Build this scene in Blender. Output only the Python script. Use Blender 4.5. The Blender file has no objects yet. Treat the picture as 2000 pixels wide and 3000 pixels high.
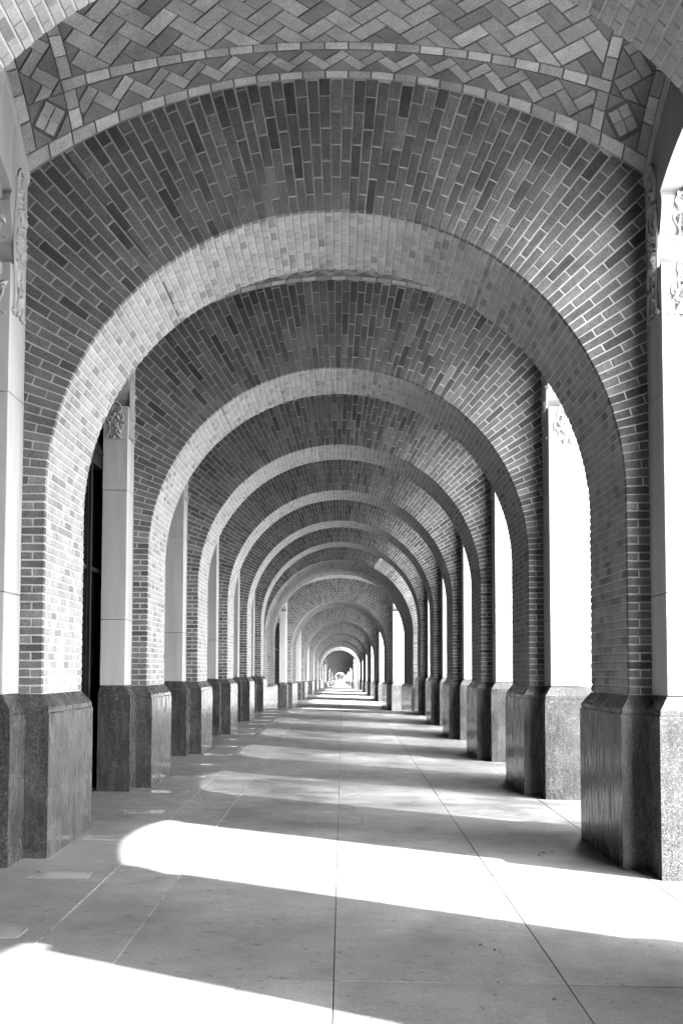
import bpy, math, random
from math import sin, cos, pi, sqrt, radians, atan2, hypot
from mathutils import Vector

random.seed(7)
SC = bpy.context.scene
COL = SC.collection

# ------------------------------------------------------------------ camera
CAMX, TILT, FPX, PPX, PPY = 0.061, 0.0563, 3190.0, 1003.6, 1781.77
cam_data = bpy.data.cameras.new("camera")
cam_data.sensor_fit = 'HORIZONTAL'
cam_data.sensor_width = 24.0
cam_data.lens = FPX / 2000.0 * 24.0
cam_data.shift_x = -(PPX - 1000.0) / 2000.0
cam_data.shift_y = (PPY - 1500.0) / 2000.0
cam_data.clip_start = 0.05
cam_data.clip_end = 6000.0
cam = bpy.data.objects.new("camera", cam_data)
cam.location = (CAMX, 0, 0)
cam.rotation_euler = (pi / 2 + TILT, radians(-0.10), 0)
COL.objects.link(cam)
SC.camera = cam

# ------------------------------------------------------------------ sky and sun
SUN_TRAVEL = Vector((-1.0, 0.57, -1.144)).normalized()     # direction the light travels
SUN_EL = math.asin(-SUN_TRAVEL.z)
world = bpy.data.worlds.new("World")
SC.world = world
world.use_nodes = True
wn = world.node_tree
wn.nodes.clear()
sky = wn.nodes.new("ShaderNodeTexSky")
sky.sky_type = 'NISHITA'
sky.sun_disc = False
sky.sun_elevation = SUN_EL
sky.sun_rotation = atan2(-SUN_TRAVEL.x, -SUN_TRAVEL.y)
sky.air_density = 1.0
sky.dust_density = 2.0
bw = wn.nodes.new("ShaderNodeRGBToBW")                      # the photograph is monochrome
bg = wn.nodes.new("ShaderNodeBackground")
bg.inputs["Strength"].default_value = 0.15
wo = wn.nodes.new("ShaderNodeOutputWorld")
wn.links.new(sky.outputs[0], bw.inputs[0])
wn.links.new(bw.outputs[0], bg.inputs["Color"])
wn.links.new(bg.outputs[0], wo.inputs[0])

sun_data = bpy.data.lights.new("sun", 'SUN')
sun_data.energy = 2.0
sun_data.angle = radians(0.7)
sun = bpy.data.objects.new("sun", sun_data)
sun.rotation_euler = SUN_TRAVEL.to_track_quat('-Z', 'Y').to_euler()
sun.location = (20, -12, 30)
COL.objects.link(sun)

SC.view_settings.view_transform = 'Standard'
SC.view_settings.look = 'None'
SC.view_settings.exposure = 4.5
SC.view_settings.gamma = 1.0
SC.view_settings.use_curve_mapping = False
SC.render.engine = 'CYCLES'
SC.cycles.use_denoising = True
SC.cycles.max_bounces = 10
SC.cycles.diffuse_bounces = 1
SC.cycles.glossy_bounces = 4
SC.cycles.caustics_reflective = False
SC.cycles.caustics_refractive = False

# ------------------------------------------------------------------ dimensions (eye = z 0, arcade runs along +y)
W = 2.446            # half width of the brick opening
HC = 3.923           # crown of the brick opening
SPR = HC - W         # springing
HB = -0.21           # bottom of the bricks / top of the plinth
XB = 2.640           # brick corner, inner face of the limestone
Z1, PER, TH = 9.0936, 4.8554, 1.3953
LIM = 0.42           # limestone stands this far in front of the brick
HCO, HV = 4.226, 5.084   # vault at its corner and at the crown of its edge
RISE = HV - HCO
RA = (XB * XB + RISE * RISE) / (2 * RISE)
SRISE = 0.77         # rise of the vault's side edge
HS = 3.90            # springing of the side openings
HTOP = 5.75
XOR_, XOL = 3.12, 2.95   # outer faces of the limestone, right and left
GS = 1.0 / 0.2533    # the later runs of the arcade have bays this much longer


def project(p):
    c, s = cos(TILT), sin(TILT)
    d = p[1] * c + p[2] * s
    v = -p[1] * s + p[2] * c
    if d < 0.3:
        return None
    return PPX + FPX * (p[0] - CAMX) / d, PPY - FPX * v / d


def floor_z(x, y):
    return -1.592 - 0.0174 * x + 0.0103 * (y - 9.05)


# ------------------------------------------------------------------ materials
def new_mat(name):
    m = bpy.data.materials.new(name)
    m.use_nodes = True
    nt = m.node_tree
    nt.nodes.clear()
    out = nt.nodes.new("ShaderNodeOutputMaterial")
    b = nt.nodes.new("ShaderNodeBsdfPrincipled")
    nt.links.new(b.outputs[0], out.inputs[0])
    return m, nt, b


def nd(nt, typ, **kw):
    n = nt.nodes.new(typ)
    for k, v in kw.items():
        if k.startswith("i_"):
            n.inputs[k[2:].replace("_", " ")].default_value = v
        else:
            setattr(n, k, v)
    return n


def geo_pos(nt, scale=(1, 1, 1)):
    g = nt.nodes.new("ShaderNodeNewGeometry")
    mp = nt.nodes.new("ShaderNodeMapping")
    mp.inputs["Scale"].default_value = scale
    nt.links.new(g.outputs["Position"], mp.inputs["Vector"])
    return mp.outputs[0]


def noise(nt, vec, scale, detail=4.0, rough=0.55):
    n = nt.nodes.new("ShaderNodeTexNoise")
    n.inputs["Scale"].default_value = scale
    n.inputs["Detail"].default_value = detail
    n.inputs["Roughness"].default_value = rough
    nt.links.new(vec, n.inputs["Vector"])
    return n.outputs["Fac"]


def ramp(nt, fac, stops):
    r = nt.nodes.new("ShaderNodeValToRGB")
    el = r.color_ramp.elements
    while len(el) < len(stops):
        el.new(0.5)
    for e, (p, v) in zip(el, stops):
        e.position = p
        e.color = (v, v, v, 1)
    nt.links.new(fac, r.inputs[0])
    return r.outputs[0]


def mul(nt, a, b, typ='MULTIPLY'):
    m = nt.nodes.new("ShaderNodeMath")
    m.operation = typ
    for i, v in enumerate((a, b)):
        if isinstance(v, (int, float)):
            m.inputs[i].default_value = v
        else:
            nt.links.new(v, m.inputs[i])
    return m.outputs[0]


def bump(nt, b, h, strength, dist=0.01):
    n = nt.nodes.new("ShaderNodeBump")
    n.inputs["Strength"].default_value = strength
    n.inputs["Distance"].default_value = dist
    nt.links.new(h, n.inputs["Height"])
    nt.links.new(n.outputs[0], b.inputs["Normal"])


def tone_mat(name, base, rough, grain=0.25, bstr=0.5, gscale=70, coarse=0.2, bdist=0.006):
    """Material whose lightness follows each piece's own tone, with grain and relief."""
    m, nt, b = new_mat(name)
    at = nt.nodes.new("ShaderNodeAttribute")
    at.attribute_name = "tone"
    pos = geo_pos(nt)
    n1 = noise(nt, pos, gscale, 3.0, 0.7)
    n2 = noise(nt, pos, 5.0, 4.0)
    f1 = ramp(nt, n1, [(0.25, 1 - grain), (0.75, 1 + grain)])
    f2 = ramp(nt, n2, [(0.3, 1 - coarse), (0.7, 1 + coarse)])
    v = mul(nt, mul(nt, at.outputs["Fac"], base), mul(nt, f1, f2))
    nt.links.new(v, b.inputs["Base Color"])
    b.inputs["Roughness"].default_value = rough
    b.inputs["Specular IOR Level"].default_value = 0.0
    bump(nt, b, n1, bstr, bdist)
    return m


def granite_mat():
    m, nt, b = new_mat("granite")
    pos = geo_pos(nt)
    posv = geo_pos(nt, (1.0, 1.0, 0.22))
    vo = nt.nodes.new("ShaderNodeTexVoronoi")
    vo.inputs["Scale"].default_value = 130
    nt.links.new(pos, vo.inputs["Vector"])
    sp = ramp(nt, vo.outputs["Color"], [(0.12, 0.016), (0.5, 0.042), (0.75, 0.065), (0.93, 0.14)])
    st = ramp(nt, noise(nt, geo_pos(nt, (1.0, 1.0, 0.12)), 26, 6.0, 0.7), [(0.32, 0.58), (0.50, 1.0), (0.7, 1.15)])
    bl = ramp(nt, noise(nt, pos, 3.0, 5.0, 0.65), [(0.3, 0.6), (0.7, 1.4)])
    nt.links.new(mul(nt, mul(nt, sp, st), bl), b.inputs["Base Color"])
    rr = ramp(nt, noise(nt, posv, 14, 4.0), [(0.35, 0.08), (0.65, 0.38)])
    nt.links.new(rr, b.inputs["Roughness"])
    b.inputs["IOR"].default_value = 1.38
    bump(nt, b, noise(nt, pos, 60, 5.0, 0.7), 0.09, 0.006)
    return m


def limestone_mat():
    m, nt, b = new_mat("limestone")
    at = nt.nodes.new("ShaderNodeAttribute")
    at.attribute_name = "tone"
    pos = geo_pos(nt)
    posv = geo_pos(nt, (1, 1, 0.25))
    v = ramp(nt, noise(nt, posv, 2.2, 6.0), [(0.25, 0.29), (0.75, 0.38)])
    g = ramp(nt, noise(nt, geo_pos(nt, (1, 1, 0.06)), 9, 5.0, 0.7), [(0.3, 0.86), (0.6, 1.04)])
    nt.links.new(mul(nt, mul(nt, v, g), at.outputs["Fac"]), b.inputs["Base Color"])
    b.inputs["Roughness"].default_value = 0.8
    b.inputs["Specular IOR Level"].default_value = 0.2
    bump(nt, b, noise(nt, pos, 60, 4.0), 0.12, 0.004)
    return m


def paving_mat():
    m, nt, b = new_mat("paving_stone")
    at = nt.nodes.new("ShaderNodeAttribute")
    at.attribute_name = "tone"
    pos = geo_pos(nt)
    posx = geo_pos(nt, (1.0, 3.0, 1.0))
    sp = ramp(nt, noise(nt, pos, 75, 3.0, 0.85), [(0.25, 0.60), (0.52, 1.0), (0.75, 1.40)])
    dirt = ramp(nt, noise(nt, geo_pos(nt, (1.0, 0.55, 1.0)), 0.9, 6.0, 0.62), [(0.32, 0.66), (0.50, 1.0), (0.68, 1.12)])
    spots = ramp(nt, noise(nt, pos, 14, 2.0, 0.5), [(0.66, 1.0), (0.72, 0.62)])
    bl = ramp(nt, noise(nt, pos, 1.6, 5.0, 0.6), [(0.3, 0.78), (0.7, 1.16)])
    sc = ramp(nt, noise(nt, posx, 9.0, 5.0, 0.75), [(0.30, 0.55), (0.43, 1.0)])
    v = mul(nt, mul(nt, mul(nt, mul(nt, sp, dirt), mul(nt, bl, spots)), sc), mul(nt, at.outputs["Fac"], 0.155))
    nt.links.new(v, b.inputs["Base Color"])
    rr = ramp(nt, noise(nt, pos, 4.0, 4.0), [(0.3, 0.42), (0.7, 0.62)])
    nt.links.new(rr, b.inputs["Roughness"])
    b.inputs["Specular IOR Level"].default_value = 0.06
    bump(nt, b, noise(nt, pos, 90, 3.0), 0.12, 0.004)
    return m


def plain_mat(name, v, rough, spec=0.3, nscale=8.0, var=0.15, metal=0.0):
    m, nt, b = new_mat(name)
    pos = geo_pos(nt)
    f = ramp(nt, noise(nt, pos, nscale, 5.0), [(0.3, v * (1 - var)), (0.7, v * (1 + var))])
    nt.links.new(f, b.inputs["Base Color"])
    b.inputs["Roughness"].default_value = rough
    b.inputs["Specular IOR Level"].default_value = spec
    b.inputs["Metallic"].default_value = metal
    return m


M_BRICK = tone_mat("brick", 0.115, 0.9, 0.42, 0.8, 60, 0.22)  # face brick kept darker, its shade painted into the colour
M_SOFFIT = tone_mat("lit_soffit_brick", 0.265, 0.75, 0.22, 0.4, 60, 0.18)  # same brick made paler on soffits, their light painted into the colour
M_TILE = tone_mat("vault_tile", 0.215, 0.85, 0.38, 0.5, 70, 0.18)
M_MORTAR = tone_mat("mortar", 0.41, 0.95, 0.15, 0.5, 60, 0.10)
M_TILEJOINT = plain_mat("tile_joint", 0.07, 0.95)
M_GRANITE = granite_mat()
M_LIME = limestone_mat()
M_PAVE = paving_mat()
M_JOINT = plain_mat("joint_bed", 0.05, 0.95, nscale=30)
M_CAULK = plain_mat("sealant", 0.20, 0.6, nscale=20, var=0.5)
M_DARKSEAL = plain_mat("dark_sealant", 0.05, 0.7)
M_BRONZE = plain_mat("dark_bronze", 0.012, 0.5, 0.06, 6.0, 0.4)
M_GLASS = plain_mat("dark_glass", 0.006, 0.15, 0.05, 2.0, 0.1)
M_GROUND = plain_mat("street_paving", 0.45, 0.9, 0.2, 0.8, 0.15)
M_LEAF = plain_mat("leaf", 0.08, 0.7, 0.3, 1.5, 0.4)
M_BARK = plain_mat("bark", 0.10, 0.95, 0.2, 12.0, 0.4)
M_PLATE = plain_mat("pale_inset_stone", 0.22, 0.16, 0.45, 30, 0.12)


# ------------------------------------------------------------------ mesh helpers
class MB:
    def __init__(self):
        self.v, self.f, self.t = [], [], []

    def add(self, verts, faces, tone=1.0):
        o = len(self.v)
        self.v += [tuple(p) for p in verts]
        for f in faces:
            self.f.append([i + o for i in f])
            self.t.append(tone)

    def box(self, x0, x1, y0, y1, z0, z1, tone=1.0):
        v = [(x, y, z) for z in (z0, z1) for y in (y0, y1) for x in (x0, x1)]
        self.add(v, [(0, 1, 3, 2), (4, 6, 7, 5), (0, 4, 5, 1), (2, 3, 7, 6), (0, 2, 6, 4), (1, 5, 7, 3)], tone)

    def rbox(self, x0, x1, y0, y1, z0, z1, c=0.006, tone=1.0):
        """Box with chamfered vertical and horizontal edges."""
        v, f = [], []
        for z, e in ((z0, c), (z0 + c, 0), (z1 - c, 0), (z1, c)):
            a, b_, p, q = x0 + e, x1 - e, y0 + e, y1 - e
            v += [(a + c, p, z), (b_ - c, p, z), (b_, p + c, z), (b_, q - c, z), (b_ - c, q, z), (a + c, q, z), (a, q - c, z), (a, p + c, z)]
        for l in range(3):
            for i in range(8):
                j = (i + 1) % 8
                f.append((l * 8 + i, l * 8 + j, l * 8 + 8 + j, l * 8 + 8 + i))
        f.append(tuple(range(7, -1, -1)))
        f.append(tuple(range(24, 32)))
        self.add(v, f, tone)

    def piece(self, poly, n, depth, ch, tone=1.0):
        """A brick or tile: face polygon poly, outward normal n, small chamfer round the face."""
        n = Vector(n).normalized()
        P = [Vector(p) for p in poly]
        k = len(P)
        c = sum(P, Vector()) / k
        ins = []
        for p in P:
            d = c - p
            l = d.length
            ins.append(p + d * (min(0.4, 1.4 * ch / l) if l > 1e-6 else 0))
        mid = [p - n * ch for p in P]
        bk = [p - n * depth for p in P]
        f = [tuple(range(k))]
        for i in range(k):
            j = (i + 1) % k
            f.append((k + i, k + j, j, i))
            f.append((2 * k + i, 2 * k + j, k + j, k + i))
        self.add(ins + mid + bk, f, tone)

    def tube(self, pts, r, n=6, tone=1.0, r1=None):
        rings = []
        m = len(pts)
        for i, p in enumerate(pts):
            p = Vector(p)
            d = (Vector(pts[min(i + 1, m - 1)]) - Vector(pts[max(i - 1, 0)]))
            d = d.normalized() if d.length > 1e-9 else Vector((0, 0, 1))
            a = d.orthogonal().normalized()
            b = d.cross(a)
            rr = r if r1 is None else r + (r1 - r) * i / max(1, m - 1)
            rings.append([p + (a * cos(2 * pi * j / n) + b * sin(2 * pi * j / n)) * rr for j in range(n)])
        f = []
        for i in range(m - 1):
            for j in range(n):
                q = (j + 1) % n
                f.append((i * n + j, i * n + q, (i + 1) * n + q, (i + 1) * n + j))
        f.append(tuple(range(n)))
        f.append(tuple((m - 1) * n + j for j in range(n)))
        self.add([p for rg in rings for p in rg], f, tone)

    def mesh(self, name):
        me = bpy.data.meshes.new(name)
        me.from_pydata(self.v, [], self.f)
        a = me.attributes.new("tone", 'FLOAT', 'FACE')
        a.data.foreach_set("value", self.t)
        me.update()
        return me

    def build(self, name, mat, parent=None, kind=None, label=None):
        me = self.mesh(name)
        me.materials.append(mat)
        o = bpy.data.objects.new(name, me)
        COL.objects.link(o)
        if parent is not None:
            o.parent = parent
            o.location = -parent.location
        if kind:
            o["kind"] = kind
        if label:
            o["label"] = label
        return o


def empty(name, loc, label, cat, group=None):
    o = bpy.data.objects.new(name, None)
    o.location = loc
    COL.objects.link(o)
    o.empty_display_size = 0.2
    o["label"] = label
    o["category"] = cat
    if group:
        o["group"] = group
    return o


def clip(poly, nx, ny, d):
    """Keep the part of a 2-D polygon where nx*x + ny*y <= d."""
    out = []
    k = len(poly)
    for i in range(k):
        a, b = poly[i], poly[(i + 1) % k]
        da, db = nx * a[0] + ny * a[1] - d, nx * b[0] + ny * b[1] - d
        if da <= 0:
            out.append(a)
        if (da < 0 < db) or (db < 0 < da):
            t = da / (da - db)
            out.append((a[0] + (b[0] - a[0]) * t, a[1] + (b[1] - a[1]) * t))
    return out


def area2(poly):
    return abs(sum(poly[i][0] * poly[(i + 1) % len(poly)][1] - poly[(i + 1) % len(poly)][0] * poly[i][1] for i in range(len(poly)))) / 2


def screen_size(poly3):
    pr = [project(p) for p in poly3]
    if any(p is None for p in pr):
        return 0
    cx = sum(p[0] for p in pr) / len(pr)
    cy = sum(p[1] for p in pr) / len(pr)
    if not (-20 < cx < 2020 and -20 < cy < 3020):
        return 0
    return area2(pr)


def brick_tone(sd=0.16):
    r = random.random()
    if r < 0.07:
        return random.uniform(0.50, 0.68)
    if r > 0.93:
        return random.uniform(1.2, 1.45)
    return max(0.6, min(1.35, random.gauss(0.98, sd)))


def soffit_tone():
    r = random.random()
    if r < 0.11:
        return random.uniform(0.58, 0.76)
    return random.uniform(0.90, 1.10)


ORD = ["", "first", "second", "third", "fourth", "fifth", "sixth", "seventh", "eighth", "ninth", "tenth", "eleventh",
       "twelfth", "thirteenth", "fourteenth", "fifteenth", "sixteenth", "seventeenth", "eighteenth", "nineteenth", "twentieth", "twenty-first", "twenty-second", "twenty-third", "twenty-fourth"]

# ------------------------------------------------------------------ brick arches
NC = 109
CRS = pi * W / NC


def vault_edge(x):
    return HV - RA + sqrt(RA * RA - x * x)


def face_polys(y):
    """Front-face bricks of an arch: list of 2-D polygons (x, z) and stretcher flag."""
    out = []
    jw = 0.013
    blen = 0.287
    for j in range(NC):
        a0 = pi * j / NC
        a1 = pi * (j + 1) / NC
        am = (a0 + a1) / 2
        ro = -0.5 * blen if j % 2 else 0.0
        r = W + ro
        nx, nz = cos(am), sin(am)
        while r < 5.2:
            r0, r1 = max(W, r + jw / 2), r + blen - jw / 2
            if r <= W:
                r0 = W
            r += blen
            if r1 - r0 < 0.03:
                continue
            q = []
            for rr, aa, sg in ((r0, a0, 1), (r1, a0, 1), (r1, a1, -1), (r0, a1, -1)):
                jj = jw * 0.5 * (0.85 + 0.35 * (rr - W))
                aa2 = aa + sg * jj / rr
                q.append((rr * cos(aa2), SPR + rr * sin(aa2)))
            q = clip(q, 1, 0, XB - 0.004)
            if len(q) > 2:
                q = clip(q, -1, 0, XB - 0.004)
            if len(q) > 2:
                cx = sum(p[0] for p in q) / len(q)
                cx = max(-XB, min(XB, cx))
                ze = vault_edge(cx)
                tx, tz = cx / RA, sqrt(1 - (cx / RA) ** 2)
                q = clip(q, tx, tz, tx * cx + tz * ze - 0.006)
            if len(q) > 2 and area2(q) > 0.0012:
                out.append(q)
    n = int(round((SPR - HB) / CRS))
    ch = (SPR - HB) / n
    for sgn in (-1, 1):
        for i in range(n):
            z0, z1 = HB + i * ch + jw / 2, HB + (i + 1) * ch - jw / 2
            cuts = [W, XB - 0.004] if i % 2 else [W, (W + XB) / 2 - 0.002, XB - 0.004]
            for c0, c1 in zip(cuts[:-1], cuts[1:]):
                a = c0 + (jw / 2 if c0 > W else 0)
                b = c1 - (jw / 2 if c1 < XB - 0.01 else 0)
                out.append([(sgn * a, z0), (sgn * b, z0), (sgn * b, z1), (sgn * a, z1)])
    return out


def build_arch(name, label, y0, th, dx=0.0, dz=0.0, individual=0, bricks=True, nsoff=9, group="brick cross arches of the arcade"):
    root = empty(name, (dx, y0, dz), label, "arch", group)
    y1 = y0 + th
    rec = 0.007
    # mortar core
    core = MB()
    Wm = W + rec
    inner, outer = [], []
    zb = HB
    for z in (zb, (zb + SPR) / 2):
        inner.append((Wm, z)); outer.append((XB + 0.02, z))
    N = 72
    for i in range(N + 1):
        a = pi * i / N
        c, s = cos(a), sin(a)
        inner.append((Wm * c, SPR + Wm * s))
        t = 1e9
        if abs(c) > 1e-6:
            t = min(t, (XB + 0.02) / abs(c))
        if s > 1e-6:
            t = min(t, (HTOP - SPR) / s)
        outer.append((t * c, SPR + t * s))
    for z in ((zb + SPR) / 2, zb):
        inner.append((-Wm, z)); outer.append((-XB - 0.02, z))
    n = len(inner)
    vv = []
    for (yy) in (y0 + rec, y1 - rec):
        vv += [(p[0] + dx, yy, p[1] + dz) for p in inner] + [(p[0] + dx, yy, p[1] + dz) for p in outer]
    ff, fs = [], []
    for i in range(n - 1):
        ff.append((i, i + 1, n + i + 1, n + i))
        ff.append((2 * n + i, 3 * n + i, 3 * n + i + 1, 2 * n + i + 1))
        fs.append((i, 2 * n + i, 2 * n + i + 1, i + 1))
        ff.append((n + i, n + i + 1, 3 * n + i + 1, 3 * n + i))
    if not bricks:
        core.add(vv, ff, 1.0)
        core.build("arch_face", M_SOFFIT if y0 > 0 else M_BRICK, root)  # far faces take the paler brick, brightness painted in where they fall dark
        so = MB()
        so.add(vv, fs, 1.8)  # soffit toned paler than the face, light painted into the colour
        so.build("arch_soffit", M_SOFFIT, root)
        return root
    core.add(vv, ff + fs)
    core.build("mortar_core", M_MORTAR, root)
    items = []     # (screen size, poly3, normal, depth, tone, material)
    for q in face_polys(y0):
        w = random.uniform(-0.0025, 0.002)
        p3 = [(p[0] + dx + random.uniform(-0.002, 0.002), y0 + w, p[1] + dz + random.uniform(-0.002, 0.002)) for p in q]
        items.append([screen_size(p3), p3, (0, -1, 0), 0.05, brick_tone(), 0])
    # soffit bricks
    courses = []
    npi = int(round((SPR - HB) / CRS))
    ch = (SPR - HB) / npi
    jw = 0.014
    for i in range(npi):
        z0, z1 = HB + i * ch + jw / 2, HB + (i + 1) * ch - jw / 2
        for sgn in (-1, 1):
            courses.append(((sgn * W, z0), (sgn * W, z1), (-sgn, 0, 0), i))
    for j in range(NC):
        a0, a1 = pi * j / NC + jw / 2 / W, pi * (j + 1) / NC - jw / 2 / W
        am = (a0 + a1) / 2
        courses.append(((W * cos(a0), SPR + W * sin(a0)), (W * cos(a1), SPR + W * sin(a1)), (-cos(am), 0, -sin(am)), j))
    jy = 0.004
    for (p, q, nrm, idx) in courses:
        ys = [0.055]
        u = (th - 0.06) / nsoff
        yy = 0.055 + (u * 0.5 if idx % 2 else u)
        while yy < th - 0.03:
            ys.append(yy + random.uniform(-0.14, 0.14) * u)
            yy += u
        ys.append(th - 0.002)
        for a, b in zip(ys[:-1], ys[1:]):
            w = random.uniform(-0.002, 0.002)
            o = (nrm[0] * w, nrm[2] * w)
            ya, yb = y0 + a + jy / 2, y0 + b - jy / 2
            p3 = [(p[0] + o[0] + dx, ya, p[1] + o[1] + dz), (q[0] + o[0] + dx, ya, q[1] + o[1] + dz),
                  (q[0] + o[0] + dx, yb, q[1] + o[1] + dz), (p[0] + o[0] + dx, yb, p[1] + o[1] + dz)]
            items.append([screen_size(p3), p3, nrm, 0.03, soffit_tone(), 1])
    order = sorted(range(len(items)), key=lambda i: -items[i][0])
    single = set(i for i in order[:individual] if items[i][0] > 90)
    rest = [MB(), MB()]
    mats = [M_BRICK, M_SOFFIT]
    for i, (sz, p3, nrm, dep, tone, mi) in enumerate(items):
        if i in single:
            b = MB()
            b.piece(p3, nrm, dep, 0.004, tone)
            b.build("brick", mats[mi], root)
        else:
            rest[mi].piece(p3, nrm, dep, 0.004, tone)
    rest[0].build("face_brickwork", M_BRICK, root, kind="stuff")
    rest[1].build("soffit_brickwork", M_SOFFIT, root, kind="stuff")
    return root


def seal_strip(root, y0, th, ang, dx=0.0, dz=0.0, w=0.017):
    """Dark sealed movement joint running across face and soffit of an arch."""
    b = MB()
    c, s = cos(ang), sin(ang)
    tx, tz = -s, c
    rmax = 1.0
    while rmax < 4 and (SPR + (W + rmax) * s) < vault_edge(max(-XB, min(XB, (W + rmax) * c))) - 0.01 and abs((W + rmax) * c) < XB - 0.01:
        rmax += 0.01
    if rmax == 1.0:
        while rmax > 0.1 and not ((SPR + (W + rmax) * s) < vault_edge(max(-XB, min(XB, (W + rmax) * c))) - 0.01 and abs((W + rmax) * c) < XB - 0.01):
            rmax -= 0.01
    v = []
    for r in (W - 0.001, W + rmax):
        for e in (-w / 2, w / 2):
            v.append((r * c + tx * e + dx, y0 - 0.001, SPR + r * s + tz * e + dz))
    for r in (W - 0.001, W + 0.02):
        for e in (-w / 2, w / 2):
            v.append((r * c + tx * e + dx, y0 + th, SPR + r * s + tz * e + dz))
    b.add(v, [(0, 1, 3, 2), (0, 1, 5, 4)])
    b.build("movement_joint", M_DARKSEAL, root)


# ------------------------------------------------------------------ granite plinths
def plinth_outline(s, y0, y1, o, ys, xo, lf, lb, dx):
    oy = o * ys
    pts = [(W - o, y0 - oy), (W - o, y1 + oy), (XB - o, y1 + oy), (XB - o, y1 + lb + oy), (xo, y1 + lb + oy), (xo, y0 - lf - oy), (XB - o, y0 - lf - oy), (XB - o, y0 - oy)]
    return [(s * p[0] + dx, p[1]) for p in pts]


def loft(mb, levels, tone=1.0, cap=True):
    k = len(levels[0][0])
    v, f = [], []
    for pts, z in levels:
        v += [(p[0], p[1], z) for p in pts]
    for l in range(len(levels) - 1):
        for i in range(k):
            j = (i + 1) % k
            f.append((l * k + i, l * k + j, (l + 1) * k + j, (l + 1) * k + i))
    if cap:
        f.append(tuple((len(levels) - 1) * k + i for i in range(k)))
        f.append(tuple(range(k - 1, -1, -1)))
    mb.add(v, f, tone)


def build_plinth(s, y0, th, label, ys=1.0, dx=0.0, dz=0.0, lf=LIM, lb=LIM, zbot=-1.85):
    xo = XOR_ + 0.04 if s > 0 else XOL
    root = empty("granite_plinth", (s * 2.6 + dx, y0, dz - 1.6), label, "plinth", "granite plinths under the arches")
    y1 = y0 + th
    def ol(o):
        return plinth_outline(s, y0, y1, o, ys, xo, lf, lb, dx)
    b = MB()
    loft(b, [(ol(0.090), zbot + dz), (ol(0.090), -0.372 + dz), (ol(0.084), -0.366 + dz)])
    b.build("plinth_body", M_GRANITE, root)
    c = MB()
    loft(c, [(ol(0.070), -0.366 + dz), (ol(0.080), -0.362 + dz), (ol(0.080), -0.322 + dz), (ol(0.074), -0.314 + dz), (ol(0.004), -0.216 + dz), (ol(-0.002), -0.2115 + dz)])
    c.build("plinth_cap", M_GRANITE, root)
    return root


# ------------------------------------------------------------------ limestone piers with carved heads
def console_profile(y, sg, ys):
    """Front profile of the carved head, from bottom to top: list of (y, z)."""
    pr = [(0.25, 3.315), (0.20, 3.36), (0.12, 3.42), (0.06, 3.50), (0.01, 3.60), (-0.03, 3.72), (-0.045, 3.80), (-0.03, 3.86), (0.0, HS)]
    return [(y + sg * p[0] * ys, p[1]) for p in pr]


def relief(mb, org, ax, up, nrm, w, h, seed, r=0.010):
    """Carved scrolls, leaves and berries on a face: org corner, ax and up unit vectors."""
    rnd = random.Random(seed)
    O, A, U, Nn = Vector(org), Vector(ax), Vector(up), Vector(nrm)
    O = O + Nn * (r * 0.35)

    def P(a, b, e=0.0):
        return O + A * (a * w) + U * (b * h) + Nn * e

    def spiral(ca, cb, ra, turns, ph, sgn, asp=1.0):
        pts = []
        n = int(16 * turns)
        for i in range(n + 1):
            t = i / n
            q = ph + sgn * 2 * pi * turns * t
            rr = ra * (1 - 0.85 * t)
            pts.append(O + A * (ca * w + rr * cos(q)) + U * (cb * h + asp * rr * sin(q)))
        mb.tube(pts, r * 1.1, 5, 1.0, r * 0.5)

    def leaf(a, b, ang, ln, wd):
        c, s = cos(ang), sin(ang)
        v, f = [], []
        n = 8
        for i in range(n + 1):
            t = i / n
            ww = wd * sin(pi * min(1, t * 0.96 + 0.04)) * (1 + 0.25 * sin(t * 22))
            base = P(a, b) + (A * c + U * s) * (ln * t)
            sd = (A * -s + U * c)
            v += [base - sd * ww, base + Nn * (0.030 * sin(pi * t) + 0.006), base + sd * ww]
        for i in range(n):
            f += [(3 * i, 3 * i + 1, 3 * i + 4, 3 * i + 3), (3 * i + 1, 3 * i + 2, 3 * i + 5, 3 * i + 4)]
        mb.add(v, f)

    m = min(w, 0.36)
    spiral(0.5, 0.90, m * 0.30, 2.2, rnd.random() * 6, 1, 1.5)
    spiral(0.42, 0.66, m * 0.30, 1.6, rnd.random() * 6, -1, 1.3)
    spiral(0.62, 0.30, m * 0.32, 1.5, rnd.random() * 6, 1, 1.4)
    for (a, b) in ((0.5, 0.82), (0.3, 0.55), (0.7, 0.50), (0.5, 0.16), (0.35, 0.35), (0.65, 0.72)):
        for k in range(3):
            leaf(a, b, rnd.uniform(0, 2 * pi), m * rnd.uniform(0.22, 0.42), m * rnd.uniform(0.06, 0.11))
    for k in range(46):
        a, b = 0.5 + rnd.gauss(0, 0.13), 0.52 + rnd.gauss(0, 0.10)
        c = P(max(0.08, min(0.92, a)), b)
        rr = r * rnd.uniform(0.8, 1.3)
        v = [c + Nn * rr * 1.2] + [c + (A * cos(q * pi / 3) + U * sin(q * pi / 3)) * rr for q in range(6)]
        mb.add(v, [(0, 1 + q, 1 + (q + 1) % 6) for q in range(6)])
    for k in range(2):
        pts = []
        a0 = rnd.uniform(0.12, 0.25) if k == 0 else rnd.uniform(0.75, 0.88)
        for i in range(22):
            t = i / 21
            pts.append(P(a0 + 0.07 * sin(t * 9 + k), 0.02 + 0.9 * t))
        mb.tube(pts, r * 0.8, 5)
    # scalloped lower edge
    pts = []
    for i in range(25):
        t = i / 24
        pts.append(P(0.06 + 0.88 * t, 0.03 + 0.035 * abs(sin(t * 3 * pi))))
    mb.tube(pts, r * 0.9, 5)


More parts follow.
